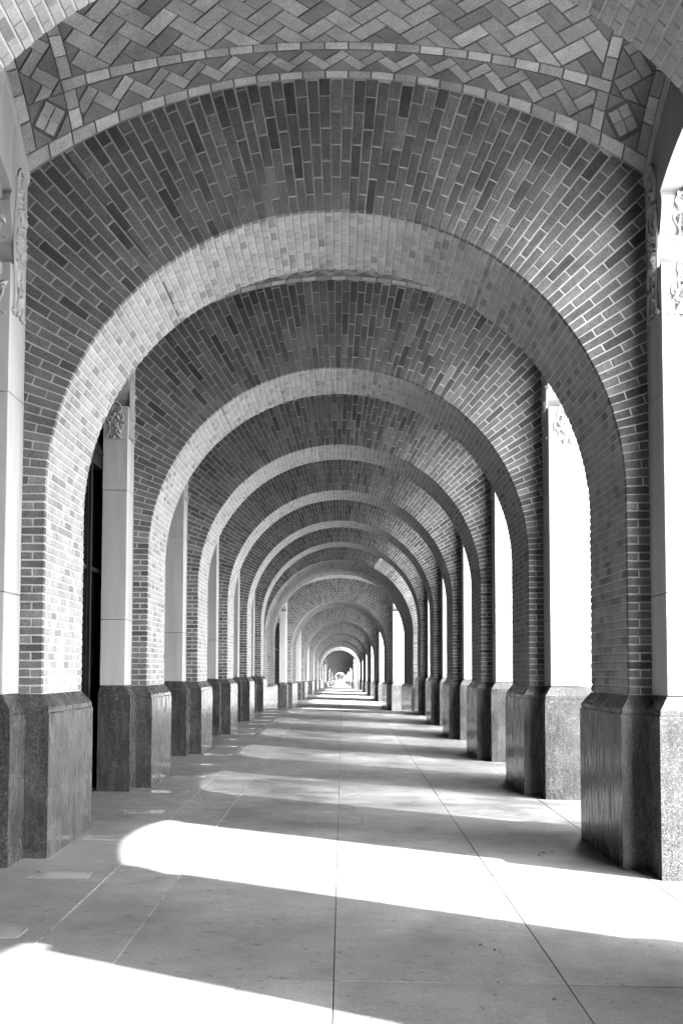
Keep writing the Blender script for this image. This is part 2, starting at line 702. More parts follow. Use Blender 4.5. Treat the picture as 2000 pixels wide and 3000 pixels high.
def build_limestone(s, y0, th, label, ys=1.0, dx=0.0, dz=0.0, lf=LIM, lb=LIM, carved=False):
    xo = XOR_ if s > 0 else XOL
    root = empty("limestone_pier", (s * 2.8 + dx, y0 - lf, dz), label, "pier", "limestone piers beside the brick arches")
    ya, yb = y0 - lf, y0 + th + lb
    x0, x1 = (XB, xo) if s > 0 else (-xo, -XB)
    x0 += dx; x1 += dx
    g = 0.0025
    for za, zb in ((HB + 0.002, 0.615), (0.615, 2.24), (2.24, 3.31)):
        b = MB()
        b.rbox(x0, x1, ya, yb, za + g + dz, zb - g + dz, 0.006 if zb < 3 else 0.004, random.uniform(0.94, 1.04))
        b.build("stone_block", M_LIME, root)
    c = MB()
    front = console_profile(ya, 1, ys)
    back = console_profile(yb, -1, ys)
    loop = front + [(ya, HTOP), (yb, HTOP)] + back[::-1]
    k = len(loop)
    v = [(x0, p[0], p[1] + dz) for p in loop] + [(x1, p[0], p[1] + dz) for p in loop]
    f = [(i, (i + 1) % k, k + (i + 1) % k, k + i) for i in range(k)]
    # side faces as strips between front and back profiles
    nf = len(front)
    fr = list(range(nf)) + [nf]
    bk = [k - 1 - i for i in range(nf)] + [nf + 1]
    for off in (0, k):
        for i in range(len(fr) - 1):
            f.append((off + fr[i], off + fr[i + 1], off + bk[i + 1], off + bk[i]))
    c.add(v, f, 1.0)
    c.build("console_block", M_LIME, root)
    if carved:
        r = MB()
        xi = (XB if s > 0 else -XB) + dx
        # inner face strip between limestone corner and the brick
        relief(r, (xi - s * 0.001, ya + 0.02, 2.87 + dz), (0, 1, 0), (0, 0, 1), (-s, 0, 0), LIM - 0.05, 1.30, 11 + int(y0) + s, 0.020)
        # face looking down the arcade
        xw = abs(xo - XB)
        relief(r, (xi + s * 0.02, ya - 0.001, 2.87 + dz), (s, 0, 0), (0, 0, 1), (0, -1, 0), xw - 0.04, 0.42, 31 + int(y0) + s, 0.013)
        relief(r, (xi + s * 0.02, ya + 0.02, 3.50 + dz), (s, 0, 0), (0, -0.16, 0.987), (0, -0.98, -0.16), xw - 0.04, 0.40, 51 + int(y0) + s, 0.013)
        r.build("carved_relief", M_LIME, root)
    return root


def opening_z(t, b):
    """Soffit of a side opening at offset t from its middle, half width b."""
    rise = 0.31
    R = (1.31 ** 2 + rise ** 2) / (2 * rise)
    q = 1.31 * min(1.0, abs(t) / b)
    return HS + rise - R + sqrt(R * R - q * q)


def side_edge(q):
    """Rise of the vault's side edge, q from -1 to 1 across the bay."""
    b = 1.73
    R = (b * b + SRISE * SRISE) / (2 * SRISE)
    return max(0.0, sqrt(max(0, R * R - (q * b) ** 2)) - (R - SRISE))


def build_side_arch(s, ya, yb, label, vy0, vy1, dx=0.0, dz=0.0):
    """Limestone arch over a side opening: voussoirs between the piers, ya to yb."""
    xo = XOR_ if s > 0 else XOL
    root = empty("limestone_side_arch", (s * 2.8 + dx, ya, dz + HS), label, "side arch", "limestone arches over the side openings")
    x0, x1 = ((XB, xo) if s > 0 else (-xo, -XB))
    x0 += dx; x1 += dx
    yc, b = (ya + yb) / 2, (yb - ya) / 2
    nv = 7
    g = 0.002
    for i in range(nv):
        t0, t1 = -b + 2 * b * i / nv + g, -b + 2 * b * (i + 1) / nv - g
        lean0, lean1 = 0.10 * t0, 0.10 * t1
        if i == 0:
            lean0 = 0
        if i == nv - 1:
            lean1 = 0
        m = MB()
        n = 4
        v, f = [], []
        for x in (x0, x1):
            for k in range(n + 1):
                q = k / n
                tb = t0 + (t1 - t0) * q
                tt = t0 + lean0 + (t1 + lean1 - t0 - lean0) * q
                v += [(x, yc + tb, opening_z(tb, b) + dz), (x, yc + tt, HTOP + dz)]
        w = 2 * (n + 1)
        for k in range(n):
            f += [(2 * k, 2 * k + 2, 2 * k + 3, 2 * k + 1), (w + 2 * k, w + 2 * k + 1, w + 2 * k + 3, w + 2 * k + 2), (2 * k, w + 2 * k, w + 2 * k + 2, 2 * k + 2)]
        f += [(0, 1, w + 1, w), (2 * n, w + 2 * n, w + 2 * n + 1, 2 * n + 1)]
        m.add(v, f, random.uniform(0.95, 1.04))
        m.build("voussoir", M_LIME, root)
    # moulding that follows the edge of the vault
    m = MB()
    xi = (XB if s > 0 else -XB) + dx
    n = 28
    v, f = [], []
    for i in range(n + 1):
        q = -1 + 2 * i / n
        y = (vy0 + vy1) / 2 + q * ((vy1 - vy0) / 2 - 0.003)
        z = HCO + side_edge(q) - 0.012 + dz
        v += [(xi, y, z), (xi - s * 0.022, y, z), (xi - s * 0.022, y, z - 0.055), (xi - s * 0.010, y, z - 0.070), (xi - s * 0.010, y, z - 0.10), (xi, y, z - 0.105)]
    for i in range(n):
        for k in range(5):
            f.append((6 * i + k, 6 * i + k + 1, 6 * i + 6 + k + 1, 6 * i + 6 + k))
    m.add(v, f)
    m.build("edge_moulding", M_LIME, root)
    return root


# ------------------------------------------------------------------ tiled vaults
def vault_h(x, q):
    x = max(-XB, min(XB, x))
    q = max(-1.0, min(1.0, q))
    A = vault_edge(x) - HCO
    B = side_edge(q)
    return HCO + A + B * (1 - A / RISE) + 0.05 * (1 - (x / XB) ** 2) * (1 - q * q)


def build_vault(ya, yb, label, tiles=True, individual=0, ys=1.0, dx=0.0, dz=0.0):
    root = empty("tiled_vault", (dx, (ya + yb) / 2, dz + HCO), label, "vault", "tiled vaults between the arches")
    yc, b = (ya + yb) / 2, (yb - ya) / 2
    sh = MB()
    nx, ny = 40, 26
    v, f = [], []
    off = 0.006 if tiles else 0.0
    for j in range(ny + 1):
        q = -1 + 2 * j / ny
        for i in range(nx + 1):
            x = -XB + 2 * XB * i / nx
            yy = yc + q * b
            v.append((x * 1.004 + dx, yc + (yy - yc) * 1.004, vault_h(x, q) + off + dz))
    for j in range(ny):
        for i in range(nx):
            f.append((j * (nx + 1) + i, j * (nx + 1) + i + 1, (j + 1) * (nx + 1) + i + 1, (j + 1) * (nx + 1) + i))
    sh.add(v, f)
    shell = sh.build("vault_shell", M_TILEJOINT if tiles else M_TILE, root)
    for p in shell.data.polygons:
        p.use_smooth = True
    if not tiles:
        return root
    items = []
    X1, X2, X3, X4 = XB, XB - 0.10, XB - 0.395, XB - 0.495
    B1, B2, B3, B4 = b, b - 0.10, b - 0.395, b - 0.495
    g = 0.006

    def put(poly, tone):
        if len(poly) < 3 or area2(poly) < 0.0006:
            return
        w = random.uniform(-0.0015, 0.0015)
        p3 = [(p[0] + dx, yc + p[1], vault_h(p[0], p[1] / b) + w + dz) for p in poly]
        items.append((screen_size(p3), p3, tone))

    def mid():
        return random.choice((random.uniform(0.95, 1.2), random.uniform(0.8, 1.05), random.uniform(1.1, 1.4)))

    # outer and inner borders
    def border_x(y0, y1, xa, xb_, pitch=0.195):
        n = max(1, int(round((xb_ - xa) / pitch)))
        for i in range(n):
            a, c = xa + (xb_ - xa) * i / n + g, xa + (xb_ - xa) * (i + 1) / n - g
            put([(a, y0 + g), (c, y0 + g), (c, y1 - g), (a, y1 - g)], random.uniform(1.5, 1.85) if i % 2 else random.uniform(1.05, 1.35))

    def border_y(x0, x1, y0, y1, pitch=0.195):
        n = max(1, int(round((y1 - y0) / pitch)))
        for i in range(n):
            a, c = y0 + (y1 - y0) * i / n + g, y0 + (y1 - y0) * (i + 1) / n - g
            put([(x0 + g, a), (x1 - g, a), (x1 - g, c), (x0 + g, c)], random.uniform(1.5, 1.9) if i % 2 else random.uniform(0.95, 1.25))

    for sg in (-1, 1):
        ya_, yb_ = sorted((sg * B1, sg * B2))
        border_x(ya_, yb_, -X1, X1)
        ya_, yb_ = sorted((sg * B3, sg * B4))
        border_x(ya_, yb_, -X3, X3)
        xa_, xb_ = sorted((sg * X1, sg * X2))
        border_y(xa_, xb_, -B2, B2)
        xa_, xb_ = sorted((sg * X3, sg * X4))
        border_y(xa_, xb_, -B3, -B4); border_y(xa_, xb_, B4, B3)
        border_y(xa_, xb_, -B4, B4)
    # the inner border runs on to the outer one, closing the corner squares
    for sx in (-1, 1):
        for sy in (-1, 1):
            xa_, xb_ = sorted((sx * X3, sx * X4))
            y0_, y1_ = sorted((sy * B2, sy * B3))
            border_y(xa_, xb_, y0_, y1_, 0.15)

    # zigzag bands
    L, wd, gg = 0.200, 0.088, 0.010
    a_, b_ = L / 2 / sqrt(2), wd / 2 / sqrt(2)
    st, dt = (wd / 2 + L / 2 + gg + L / 2 - wd / 2) / sqrt(2), (wd / 2 + L / 2 + gg - L / 2 + wd / 2) / sqrt(2)

    def zig(mapf, s0, s1):
        mid_t = 0.1475
        n = int((s1 - s0) / (2 * st)) + 2
        bounds = lambda poly: clip(clip(clip(clip(poly, 1, 0, s1 - 0.004), -1, 0, -s0 - 0.004), 0, 1, 0.289), 0, -1, -0.006)
        base = (s0 + s1) / 2 - int(n / 2) * 2 * st
        for i in range(n + 1):
            cs, ct = base + i * 2 * st, mid_t + dt / 2
            A = [(a_ - b_, a_ + b_), (a_ + b_, a_ - b_), (-a_ + b_, -a_ - b_), (-a_ - b_, -a_ + b_)]
            put(mapf(bounds([(cs + p[0], ct + p[1]) for p in A])), mid())
            bs, bt = cs + st, mid_t - dt / 2
            Bq = [(-a_ + b_, a_ + b_), (-a_ - b_, a_ - b_), (a_ - b_, -a_ - b_), (a_ + b_, -a_ + b_)]
            put(mapf(bounds([(bs + p[0], bt + p[1]) for p in Bq])), mid())
            top = 0.289
            t1 = [(cs + a_ - b_ + 0.012, top), (bs - a_ + b_ + 0.004, bt + a_ + b_ + 0.012), (cs + 2 * st - a_ - b_ - 0.008, ct - a_ + b_ + 0.010), (cs + 2 * st + a_ - b_ - 0.014, top)]
            put(mapf(bounds(t1)), random.uniform(0.55, 0.75))
            bot = 0.006
            t2 = [(bs + a_ - b_ + 0.014, bot), (bs + 2 * st + a_ - b_ - 0.014, bot), (bs + 2 * st - a_ - b_ - 0.004, bt + a_ - b_ - 0.012), (cs + 2 * st - a_ + b_, ct - a_ - b_ - 0.010), (bs + a_ + b_ + 0.006, bt - a_ + b_ - 0.008)]
            put(mapf(bounds(t2)), random.uniform(0.55, 0.75))

    zig(lambda P: [(p[0], B2 - p[1]) for p in P], -X4, X4)
    zig(lambda P: [(p[0], -B2 + p[1]) for p in P], -X4, X4)
    zig(lambda P: [(X2 - p[1], p[0]) for p in P], -B3, B3)
    zig(lambda P: [(-X2 + p[1], p[0]) for p in P], -B3, B3)
    # corner squares: four small diamonds in a dark ground
    for sx in (-1, 1):
        for sy in (-1, 1):
            cx, cy = sx * (X2 + X3) / 2, sy * (B2 + B3) / 2
            h = 0.1435
            d = 0.064
            for (ox, oy) in ((d, 0), (-d, 0), (0, d), (0, -d)):
                e = d - 0.005
                put([(cx + ox + e, cy + oy), (cx + ox, cy + oy + e), (cx + ox - e, cy + oy), (cx + ox, cy + oy - e)], random.uniform(0.95, 1.3))
            for (ux, uy) in ((1, 1), (-1, 1), (-1, -1), (1, -1)):
                k = 0.132
                put([(cx + ux * h, cy + uy * h), (cx + ux * (k - h + 0.03), cy + uy * h), (cx + ux * h, cy + uy * (k - h + 0.03))], random.uniform(0.6, 0.75))
    # herringbone field
    Lh, wh = 0.288, 0.144
    u = (1 / sqrt(2), 1 / sqrt(2))
    w_ = (-1 / sqrt(2), 1 / sqrt(2))
    for m in range(-40, 41):
        for n in range(-30, 31):
            # lattice of a two-by-one herringbone
            ox = wh * (m + 2 * n)
            oy = wh * (m - 2 * n)
            for hor in (0, 1):
                if hor == 0:
                    r = (ox, oy, ox + Lh, oy + wh)
                else:
                    r = (ox, oy + wh, ox + wh, oy + wh + Lh)
                jg = 0.0065
                q = [(r[0] + jg, r[1] + jg), (r[2] - jg, r[1] + jg), (r[2] - jg, r[3] - jg), (r[0] + jg, r[3] - jg)]
                P = [(p[0] * u[0] + p[1] * w_[0], p[0] * u[1] + p[1] * w_[1]) for p in q]
                if max(abs(sum(p[0] for p in P) / 4) - X4, abs(sum(p[1] for p in P) / 4) - B4) > 0.2:
                    continue
                full = area2(P)
                P = clip(clip(P, 1, 0, X4 - g), -1, 0, X4 - g)
                if len(P) > 2:
                    P = clip(clip(P, 0, 1, B4 - g), 0, -1, B4 - g)
                if len(P) > 2:
                    if area2(P) < 0.55 * full:
                        put(P, random.uniform(0.55, 0.95))
                    else:
                        put(P, random.choice((random.uniform(0.6, 0.8), random.uniform(0.9, 1.1), random.uniform(0.95, 1.2), random.uniform(1.15, 1.5))))
    order = sorted(range(len(items)), key=lambda i: -items[i][0])
    single = set(i for i in order[:individual] if items[i][0] > 90)
    rest = MB()
    for i, (sz, p3, tone) in enumerate(items):
        if i in single:
            o = MB()
            o.piece(p3, (0, 0, -1), 0.012, 0.003, tone)
            o.build("tile", M_TILE, root)
        else:
            rest.piece(p3, (0, 0, -1), 0.012, 0.003, tone)
    rest.build("tilework", M_TILE, root, kind="stuff")
    return root


# ------------------------------------------------------------------ dark shopfronts on the building side
def build_shopfront(ya, yb, label, dx=0.0, dz=0.0, ys=1.0):
    root = empty("bronze_shopfront", (-XOL + dx, ya, dz - 1.6), label, "shopfront", "dark shopfronts along the building side")
    x = -XOL - 0.012 + dx
    zb = -1.75 + dz
    zt = HTOP + dz
    n = 3
    pw = (yb - ya) / n
    b = MB(); b.box(x - 0.42, x - 0.24, ya, yb, zb, zt); b.build("back_panel", M_BRONZE, root)
    for zz, h, d in ((zb, 0.30, 0.02), (2.50 + dz, 0.20, 0.0), (1.20 + dz, 0.05, 0.04)):
        b = MB(); b.box(x - 0.14, x - d, ya + 0.02, yb - 0.02, zz, zz + h); b.build("rail", M_BRONZE, root)
    # sloping hood over the doors
    b = MB()
    v = [(x - 0.02, y, z) for y in (ya + 0.02, yb - 0.02) for z in ()]
    hood = [(x - 0.10, 2.95 + dz), (x + 0.02, 2.70 + dz), (x + 0.02, 2.66 + dz), (x - 0.10, 2.88 + dz)]
    v = [(p[0], ya + 0.03, p[1]) for p in hood] + [(p[0], yb - 0.03, p[1]) for p in hood]
    b.add(v, [(0, 1, 5, 4), (1, 2, 6, 5), (2, 3, 7, 6), (3, 0, 4, 7), (0, 3, 2, 1), (4, 5, 6, 7)])
    b.build("hood", M_BRONZE, root)
    for i in range(n + 1):
        yy = min(max(ya + pw * i, ya + 0.06 * ys), yb - 0.06 * ys)
        for k, (o, w, d) in enumerate(((0, 0.05 * ys, 0.0), (-0.055 * ys, 0.012 * ys, 0.03), (0.055 * ys, 0.012 * ys, 0.03))):
            b = MB(); b.box(x - 0.13, x - d, yy + o - w / 2, yy + o + w / 2, zb, 2.5 + dz); b.build("mullion", M_BRONZE, root)
    for i in range(n):
        b = MB(); b.box(x - 0.12, x - 0.10, ya + pw * i + 0.07 * ys, ya + pw * (i + 1) - 0.07 * ys, zb + 0.3, 2.5 + dz); b.build("pane", M_GLASS, root)
        b = MB(); b.box(x - 0.12, x - 0.10, ya + pw * i + 0.07 * ys, ya + pw * (i + 1) - 0.07 * ys, 2.98 + dz, zt - 0.1); b.build("pane", M_GLASS, root)
    return root


# ==================================================================== the setting
ground = MB()
ground.add([(-60, -400, -1.80), (3000, -400, -1.80), (3000, 3500, -16.0), (-60, 3500, -16.0)], [(0, 1, 2, 3)])
# the street falls gently with the arcade
ground.v = [(-60, -400, -1.80), (3000, -400, -1.80), (3000, 34, -1.80), (-60, 34, -1.80), (-60, 700, -9.6), (3000, 700, -9.6), (3000, 4000, -45.0), (-60, 4000, -45.0)]
ground.f = [[0, 1, 2, 3], [3, 2, 5, 4], [4, 5, 6, 7]]
ground.t = [1.0] * 3
ground.build("ground", M_GROUND, kind="structure")

# pavement inside the first run of the arcade: joint bed and slabs
Y_END = 35.70
pb = MB()
for i in range(40):
    ya, yb = -14 + (Y_END + 14) * i / 40, -14 + (Y_END + 14) * (i + 1) / 40
    P = [(-3.2, ya), (3.75, ya), (3.75, yb), (-3.2, yb)]
    pb.add([(p[0], p[1], floor_z(*p) - 0.010) for p in P], [(0, 1, 2, 3)])
pb.add([(-3.2, Y_END, floor_z(-3.2, Y_END)), (3.75, Y_END, floor_z(3.75, Y_END)), (3.75, Y_END, -2.2), (-3.2, Y_END, -2.2)], [(0, 1, 2, 3)])
pb.add([(3.75, -14, floor_z(3.75, -14)), (3.75, Y_END, floor_z(3.75, Y_END)), (3.75, Y_END, -2.2), (3.75, -14, -2.2)], [(0, 1, 2, 3)])
pavement = pb.build("pavement", M_JOINT, kind="structure")
ycuts = [-13.9, -10, -6, -2, 1.2, 3.1, 4.66, 5.787, 6.915, 8.60, 10.20, 11.98, 13.55, 15.10, 16.7, 18.3, 19.9, 21.5, 23.1, 24.7, 26.3, 27.9, 29.5, 31.1, 32.7, 34.3, Y_END]
xcuts = [-3.19, -1.712, -1.182, 0.015, 1.238, 2.458, 3.74]


def slab(x0, x1, y0, y1, tone, gx=0.0020, gy=0.0018, name="paving_slab", mat=None, dz=0.0, depth=0.03):
    m = MB()
    P = [(x0 + gx, y0 + gy), (x1 - gx, y0 + gy), (x1 - gx, y1 - gy), (x0 + gx, y1 - gy)]
    w = random.uniform(-0.0015, 0.0015) + dz
    m.piece([(p[0], p[1], floor_z(*p) + w) for p in P], (0, 0, 1), depth, 0.003, tone)
    return m.build(name, mat or M_PAVE, pavement)


plate_y = []
yy = 4.90
while yy < 35:
    plate_y.append(yy)
    yy += 1.72
for i in range(len(ycuts) - 1):
    for k in range(len(xcuts) - 1):
        y0, y1 = ycuts[i], ycuts[i + 1]
        if k in (0, 1):
            tone = random.uniform(0.97, 1.05) * 0.97
        else:
            tone = random.uniform(0.86, 1.07)
        slab(xcuts[k], xcuts[k + 1], y0, y1, tone, 0.006 if xcuts[k] in (-1.712,) else 0.0020)
for py in plate_y:
    slab(-2.30, -1.85, py - 0.11, py + 0.11, 1.0, 0.0, 0.0, "inset_plate", M_PLATE, dz=0.005, depth=0.006)
# ragged sealant in the two left joints
for xj, w, mt in ((-1.712, 0.015, M_CAULK), (-1.182, 0.008, M_CAULK)):
    m = MB()
    y = 3.0
    while y < 34:
        l = random.uniform(0.08, 0.5)
        e = random.uniform(0.5, 1.1)
        h = 0.0025 * random.random() + 0.001
        x0, x1 = xj - w / 2 * e + random.uniform(-0.003, 0.003), xj + w / 2 * e + random.uniform(-0.003, 0.003)
        m.box(x0, x1, y, y + l, floor_z(xj, y) - 0.012, floor_z(xj, y) + h)
        y += l + (random.uniform(0.02, 0.2) if random.random() < 0.35 else 0.004)
    m.build("joint_sealant", mt, pavement)

# a crack in the paving behind the near sun patch
crk = [(0.063, 12.619), (0.117, 12.568), (0.171, 12.475), (0.195, 12.187), (0.144, 11.994), (0.224, 11.797), (0.276, 11.459), (0.262, 11.269), (0.172, 11.01)]
m = MB()
for (ax, ay), (bx, by) in zip(crk[:-1], crk[1:]):
    n = 4
    for i in range(n):
        t0, t1 = i / n, (i + 1) / n
        p = (ax + (bx - ax) * t0 + 0.006 * sin(9 * (ay + t0)), ay + (by - ay) * t0)
        q = (ax + (bx - ax) * t1 + 0.006 * sin(9 * (ay + t1)), ay + (by - ay) * t1)
        w = 0.0035
        m.add([(p[0] - w, p[1], floor_z(*p) + 0.003), (p[0] + w, p[1], floor_z(*p) + 0.003), (q[0] + w, q[1], floor_z(*q) + 0.003), (q[0] - w, q[1], floor_z(*q) + 0.003)], [(0, 1, 2, 3)])
m.build("crack", M_JOINT, pavement)


def floor2(g):
    """Pavement of a later run: x, y -> z."""
    s = GS ** g
    sl = {1: 0.0081, 2: 0.0101, 3: 0.0107}[g]
    return lambda x, y: -1.592 - 0.0174 * x + 0.0103 * (y / s - 9.05) - sl * y


# ------------------------------------------------------------------ first run of the arcade
arch_y = [Z1 + PER * k for k in range(-3, 6)]         # k = -3 .. 5 ; arch numbers -2 .. 6
BACKBAY = {-1: "bay just behind the camera", -2: "hindmost bay behind the camera"}
BACK = {0: "arch right overhead", -1: "arch over the camera", -2: "arch behind the camera"}
WHERE = {0: "brick arch right overhead, only its pale soffit showing in the upper corners",
         1: "nearest whole brick arch, its big dark face framing the whole arcade",
         2: "second brick arch in the arcade, framed by the nearest whole one",
         3: "third brick arch in the arcade, counting from the nearest whole one",
         4: "fourth brick arch in the arcade, counting from the nearest whole one",
         5: "fifth brick arch in the arcade, its face almost black at left",
         6: "sixth brick arch in the arcade, with a lower pale arch butted behind it"}
for idx, y0 in enumerate(arch_y):
    no = idx - 2
    th = TH
    if no == 6:
        th = TH
    if no < 0:
        # arches behind the camera: they only shade and reflect
        root = build_arch("wall", "x", y0, th, bricks=False)
        for kx in ("label", "category", "group"):
            del root[kx]
        root["kind"] = "structure"
        core = root.children[0]
    else:
        r = build_arch("brick_arch", WHERE[no], y0, th, individual=300 if no <= 4 else 0, nsoff=9)
        if no in (1, 2):
            seal_strip(r, y0, th, radians(128.4))
            seal_strip(r, y0, th, radians(57.0), w=0.008)
    for s in (-1, 1):
        sd = "left" if s < 0 else "right"
        nm = "overhead" if no == 0 else (ORD[no] if no > 0 else "")
        lbl = ("polished granite plinth of the %s arch, on the %s" % ("nearest whole" if no == 1 else nm, sd)) if no >= 1 else \
            ("polished granite plinth at the %s of the %s" % (sd, BACK[no]))
        lb = LIM if no < 6 else 0.0
        build_plinth(s, y0, th, lbl, lb=lb)
        lbl = ("limestone pier with carved head beside the %s arch, on the %s" % ("nearest whole" if no == 1 else nm, sd)) if no >= 1 else \
            ("limestone pier at the %s of the %s" % (sd, BACK[no]))
        build_limestone(s, y0, th, lbl, lb=lb, carved=(no in (1, 2, 3)))

for i in range(len(arch_y) - 1):
    no = i - 2            # bay between arch no and no+1
    ya, yb = arch_y[i] + TH, arch_y[i + 1]
    if no == 0:
        lbl = "herringbone tiled vault overhead with zigzag border, in front of the nearest whole arch"
    elif no == 1:
        lbl = "tiled vault showing as a thin crescent behind the nearest whole arch"
    else:
        lbl = "tiled vault hidden between the %s and %s arches" % (ORD[no], ORD[no + 1]) if no > 0 else "tiled vault of the " + BACKBAY[no]
    build_vault(ya, yb, lbl, tiles=no in (0, 1), individual=300 if no == 0 else (60 if no == 1 else 0))
    for s in (-1, 1):
        sd = "left" if s < 0 else "right"
        t = "overhead bay" if no == 0 else ("bay behind the %s arch" % ("nearest whole" if no == 1 else ORD[no]) if no > 0 else BACKBAY[no])
        build_side_arch(s, ya + LIM, yb - LIM, "smooth limestone side arch of the %s, %s side" % (t, sd), ya, yb)
    t = "overhead bay" if no == 0 else ("bay behind the %s arch" % ("nearest whole" if no == 1 else ORD[no]) if no > 0 else BACKBAY[no])
    build_shopfront(ya - TH / 2 + 0.004, yb + TH / 2 - 0.004, "black bronze shopfront on the left of the %s" % t)

# ------------------------------------------------------------------ later runs: a step down, longer bays
COUNT = {1: 6, 2: 6, 3: 5}
num = 7
for g in (1, 2, 3):
    s_ = GS ** g
    sl = {1: 0.0081, 2: 0.0101, 3: 0.0107}[g]
    sx = {1: 0.0018, 2: 0.0022, 3: 0.0023}[g]
    f2 = floor2(g)
    ys_ = [(Z1 + PER * k) * s_ for k in range(COUNT[g])]
    th = TH * s_ * (1.0 if g == 1 else 0.5)
    yend = (ys_[-1] + th + 2 * s_) if g < 3 else ys_[-1] + th
    if g < 3:
        yend = (Z1 * GS ** (g + 1)) - 0.05
    # pavement strips
    fl = MB()
    ystart = Y_END + 0.01 if g == 1 else Z1 * s_ - 0.04
    nseg = 24
    for k in range(len(xcuts) - 1):
        for i in range(nseg):
            a, c = ystart + (yend - ystart) * i / nseg, ystart + (yend - ystart) * (i + 1) / nseg
            gp = 0.006 * s_ ** 0.5
            P = [(xcuts[k] + gp, a), (xcuts[k + 1] - gp, a), (xcuts[k + 1] - gp, c), (xcuts[k] + gp, c)]
            fl.add([(p[0] - sx * p[1], p[1], f2(*p)) for p in P], [(0, 1, 2, 3)], random.uniform(0.95, 1.04))
    fo = fl.build("pavement", M_PAVE, kind="structure")
    bd = MB()
    bd.add([(-3.4 - sx * ystart, ystart, f2(-3.4, ystart) - 0.05), (3.9 - sx * ystart, ystart, f2(3.9, ystart) - 0.05), (3.9 - sx * yend, yend, f2(3.9, yend) - 0.05), (-3.4 - sx * yend, yend, f2(-3.4, yend) - 0.05)], [(0, 1, 2, 3)])
    bd.build("joint_bed", M_JOINT, fo)
    for k, y0 in enumerate(ys_):
        dx, dz = -sx * y0, -sl * y0
        nm = ORD[num] if num < len(ORD) else "farthest"
        t = th
        if k == COUNT[g] - 1 and g < 3:
            t = TH * GS ** g
        lf = (LIM if k else 0.05) * s_ if not (k == 0) else 0.02
        lb = LIM * s_ if not (k == COUNT[g] - 1 and g < 3) else 0.0
        if k == 0:
            lab = "pale wide soffited brick arch stepped down, %s from the front" % nm
        else:
            lab = "distant brick arch, %s from the front along the arcade" % nm
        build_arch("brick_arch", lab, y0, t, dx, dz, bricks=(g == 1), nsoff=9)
        for s in (-1, 1):
            sd = "left" if s < 0 else "right"
            build_plinth(s, y0, t, "distant granite plinth of the %s arch, on the %s" % (nm, sd), s_, dx, dz, lf, lb, zbot=-2.3)
            build_limestone(s, y0, t, "distant limestone pier beside the %s arch, on the %s" % (nm, sd), s_, dx, dz, lf, lb)
        if k < COUNT[g] - 1:
            ya, yb = y0 + th, ys_[k + 1]
            build_vault(ya, yb, "distant vault between the %s and %s arches" % (nm, ORD[num + 1]), tiles=False, ys=s_, dx=dx, dz=dz)
            for s in (-1, 1):
                sd = "left" if s < 0 else "right"
                build_side_arch(s, ya + LIM * s_, yb - LIM * s_, "distant limestone side arch behind the %s arch, %s side" % (nm, sd), ya, yb, dx, dz)
            build_shopfront(ya - th / 2 + 0.01, yb + th / 2 - 0.01, "distant black shopfront on the left behind the %s arch" % nm, dx, dz, s_ * 0.5)
        num += 1

# ------------------------------------------------------------------ building mass above the arcade
def mass(y0, y1, z0, label):
    root = empty("office_building", (0, y0, z0), label, "building", "storeys above the arcade")
    m = MB()
    m.box(-16, XOR_ - 0.02, y0, y1, z0, z0 + 16)
    m.build("wall", M_LIME, root)
    n = max(2, int((y1 - y0) / 4.9))
    if n < 30:
        for i in range(n):
            for f in range(3):
                yc = y0 + (y1 - y0) * (i + 0.5) / n
                z = z0 + 1.5 + f * 4.6
                b = MB(); b.box(XOR_ - 0.02, XOR_ + 0.06, yc - 0.95, yc + 0.95, z - 0.15, z); w = b.build("sill", M_LIME, root)
                b = MB(); b.box(XOR_ - 0.018, XOR_ - 0.012, yc - 0.8, yc + 0.8, z, z + 2.5); b.build("window", M_GLASS, root)
    b = MB(); b.box(XOR_ - 0.02, XOR_ + 0.5, y0, y1, z0 + 15.2, z0 + 16.1); b.build("cornice", M_LIME, root)


b = MB(); b.box(-3.6, -XOL - 0.01, arch_y[-1] + TH - 0.3, Z1 * GS + 1.0, -2.3, HTOP); b.build("wall", M_LIME, kind="structure")
b = MB(); b.box(-3.9, -XOL - 0.30, (Z1 + PER * 5) * GS + 3, Z1 * GS * GS + 1.0, -4.0, HTOP - 1.0); b.build("wall", M_LIME, kind="structure")
mass(-14, Y_END, HTOP + 0.005, "limestone office storeys above the near run of the arcade")
mass(Y_END + 0.02, 141, HTOP - 0.30, "limestone office storeys above the second run of the arcade")
mass(141.1, 560, HTOP - 1.45, "limestone office storeys above the far run of the arcade")
# end wall of the arcade behind the camera
b = MB(); b.box(-8, XOR_, -14.6, -14.05, -1.9, HTOP); b.build("wall", M_LIME, kind="structure")

